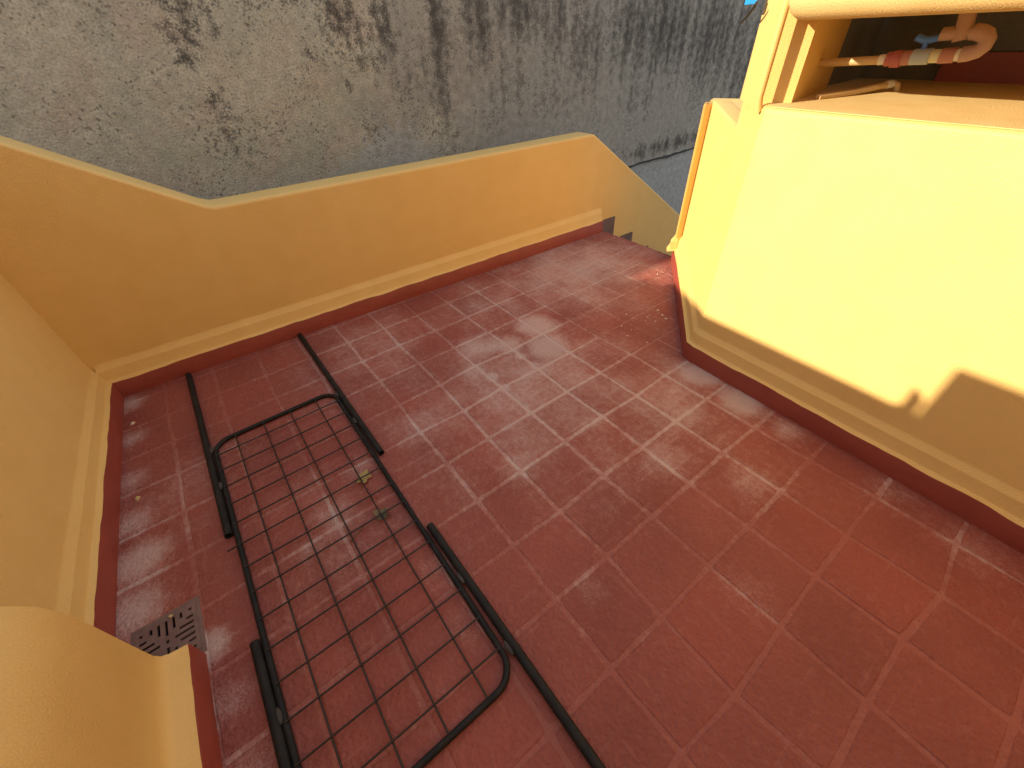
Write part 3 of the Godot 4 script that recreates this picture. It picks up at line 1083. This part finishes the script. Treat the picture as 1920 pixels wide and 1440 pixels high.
# ---------------------------------------------------------------- small things on the floor
func leaf(called: String, label: String, at: Vector3, turn: float, size: float, mat: Material, lobes: int, curl: float, sd: int) -> void:
	var l := thing(called, label, "leaf", at)
	l.rotation.y = turn
	var rng := RandomNumberGenerator.new()
	rng.seed = sd
	var n := lobes * 6
	var rim := []
	for k in n:
		var a := TAU * k / n
		var rr := size * (0.62 + 0.38 * pow(absf(cos(a * lobes * 0.5)), 1.4)) * rng.randf_range(0.85, 1.1)
		var x := cos(a) * rr
		var z := sin(a) * rr * 0.85
		rim.append(Vector3(x, curl * (x * x + 0.5 * z * z) / size + rng.randf_range(0.0, 0.12) * size, z))
	var t := Tris.new()
	for k in n:
		var a: Vector3 = rim[k]
		var b: Vector3 = rim[(k + 1) % n]
		var ma := a * 0.5 + Vector3(0, -a.y * 0.3, 0)
		var mb := b * 0.5 + Vector3(0, -b.y * 0.3, 0)
		t.tri(Vector3.ZERO, ma, mb, 1)
		t.quad(ma, a, b, mb, 1)
	node("blade", t.mesh(false), mat, l)
	node("stalk", tube_mesh([Vector3.ZERO, Vector3(-size * 0.8, size * 0.12, size * 0.1), Vector3(-size * 1.5, size * 0.03, size * 0.35)], 0.0012, 6), M.twig, l)

func chip(label: String, at: Vector2, size: float, mat: Material, sd: int, group := "") -> void:
	var rng := RandomNumberGenerator.new()
	rng.seed = sd
	var t := Tris.new()
	var n := 6
	var top := []
	var low := []
	for k in n:
		var a := TAU * k / n + rng.randf_range(-0.3, 0.3)
		var rr := size * rng.randf_range(0.55, 1.1)
		low.append(P(cos(a) * rr, 0.0, sin(a) * rr * 0.7))
		top.append(P(cos(a) * rr * 0.7, size * rng.randf_range(0.25, 0.5), sin(a) * rr * 0.5))
	for k in n:
		var j := (k + 1) % n
		t.quad(low[k], low[j], top[j], top[k], -1)
		t.tri(top[0], top[k], top[j], -1)
		t.tri(low[0], low[j], low[k], -1)
	var o := node("paint_chip", t.mesh(), mat)
	o.position = P(at.x, 0.004, at.y)
	o.rotation.y = rng.randf() * TAU
	tag(o, label, "debris", group)

func make_litter() -> void:
	leaf("dry_leaf", "dry yellow lobed leaf lying under the wire mesh of the rack", P(0.33, 0.02, -5.24), 0.8, 0.04, M.leaf_dry, 5, 0.35, 3)
	leaf("withered_leaf", "small withered olive leaf caught at a crossing of the rack wires", P(0.28, 0.02, -4.33), 2.2, 0.036, M.leaf_green, 4, 0.7, 8)
	var tw := thing("twig", "thin brown twig lying below the wire mesh beside the withered leaf", "twig", P(-0.18, 0.015, -4.28))
	node("stem", tube_mesh([P(-0.12, 0.0, 0.05), P(0.02, 0.01, 0.0), P(0.16, 0.0, -0.1)], 0.0018, 6), M.twig, tw)
	chip("pale chip lying near the corner of the ochre walls", Vector2(-3.0, -9.76), 0.07, M.chip, 21)
	chip("tan leaf fragment lying beside the red skirting of the tall wall", Vector2(-2.98, -7.41), 0.07, M.chip_tan, 22)
	chip("tan crumb resting on the rim of the floor drain", Vector2(-2.69, -4.75), 0.045, M.chip_tan, 23)
	var k := 0
	for c in [[10.49, -7.48], [10.4, -6.75], [7.42, -8.0], [8.71, -5.42], [7.93, -5.84], [8.36, -5.42], [8.24, -5.39], [8.52, -5.03], [8.22, -5.13], [7.41, -5.55], [7.47, -5.28], [7.32, -4.66], [8.6, -5.2], [7.45, -6.44], [7.18, -5.16], [8.05, -5.3]]:
		chip("tiny pale plaster crumb scattered on the tiles near the canted sunlit wall", Vector2(c[0], c[1]), 0.022 + 0.022 * float((k * 7) % 5) / 4.0 + (0.02 if k == 3 else 0.0), M.chip, 40 + k, "plaster crumbs on the landing")
		k += 1

func _ready() -> void:
	# camera
	var cam := Camera3D.new()
	cam.name = "camera"
	add_child(cam)
	cam.transform = Transform3D(Basis(Vector3(0.794987, -0.047599, 0.604756), Vector3(0.426558, 0.752697, -0.501494), Vector3(-0.431327, 0.656645, 0.618688)).orthonormalized(), P(0, 5.92, 0))
	cam.fov = 86.42
	cam.near = 0.02
	cam.far = 600.0
	cam.current = true
	# sky
	var sky_mat := ProceduralSkyMaterial.new()
	sky_mat.sky_top_color = Color(0.66, 0.69, 0.72)
	sky_mat.sky_horizon_color = Color(0.86, 0.84, 0.80)
	sky_mat.sky_curve = 0.2
	sky_mat.ground_bottom_color = Color(0.30, 0.27, 0.24)
	sky_mat.ground_horizon_color = Color(0.6, 0.58, 0.55)
	var sky := Sky.new()
	sky.sky_material = sky_mat
	var env := Environment.new()
	env.background_mode = Environment.BG_SKY
	env.sky = sky
	env.tonemap_mode = Environment.TONE_MAPPER_LINEAR
	env.tonemap_exposure = 1.75
	env.sdfgi_enabled = true
	env.ssao_enabled = true
	env.ssil_enabled = true
	var we := WorldEnvironment.new()
	we.name = "environment"
	we.environment = env
	add_child(we)
	# sun, low over the tall wall
	var sun := DirectionalLight3D.new()
	sun.name = "sun"
	add_child(sun)
	sun.look_at_from_position(Vector3.ZERO, Vector3(2.31, -1.0, 0.886), Vector3.UP)
	sun.light_energy = 1.6
	sun.light_color = Color(1.0, 0.94, 0.82)
	sun.light_angular_distance = 0.8
	sun.shadow_enabled = true

	make_materials()
	make_floor()
	make_walls()
	make_tank_house()
	make_drain()
	make_rack()
	make_litter()
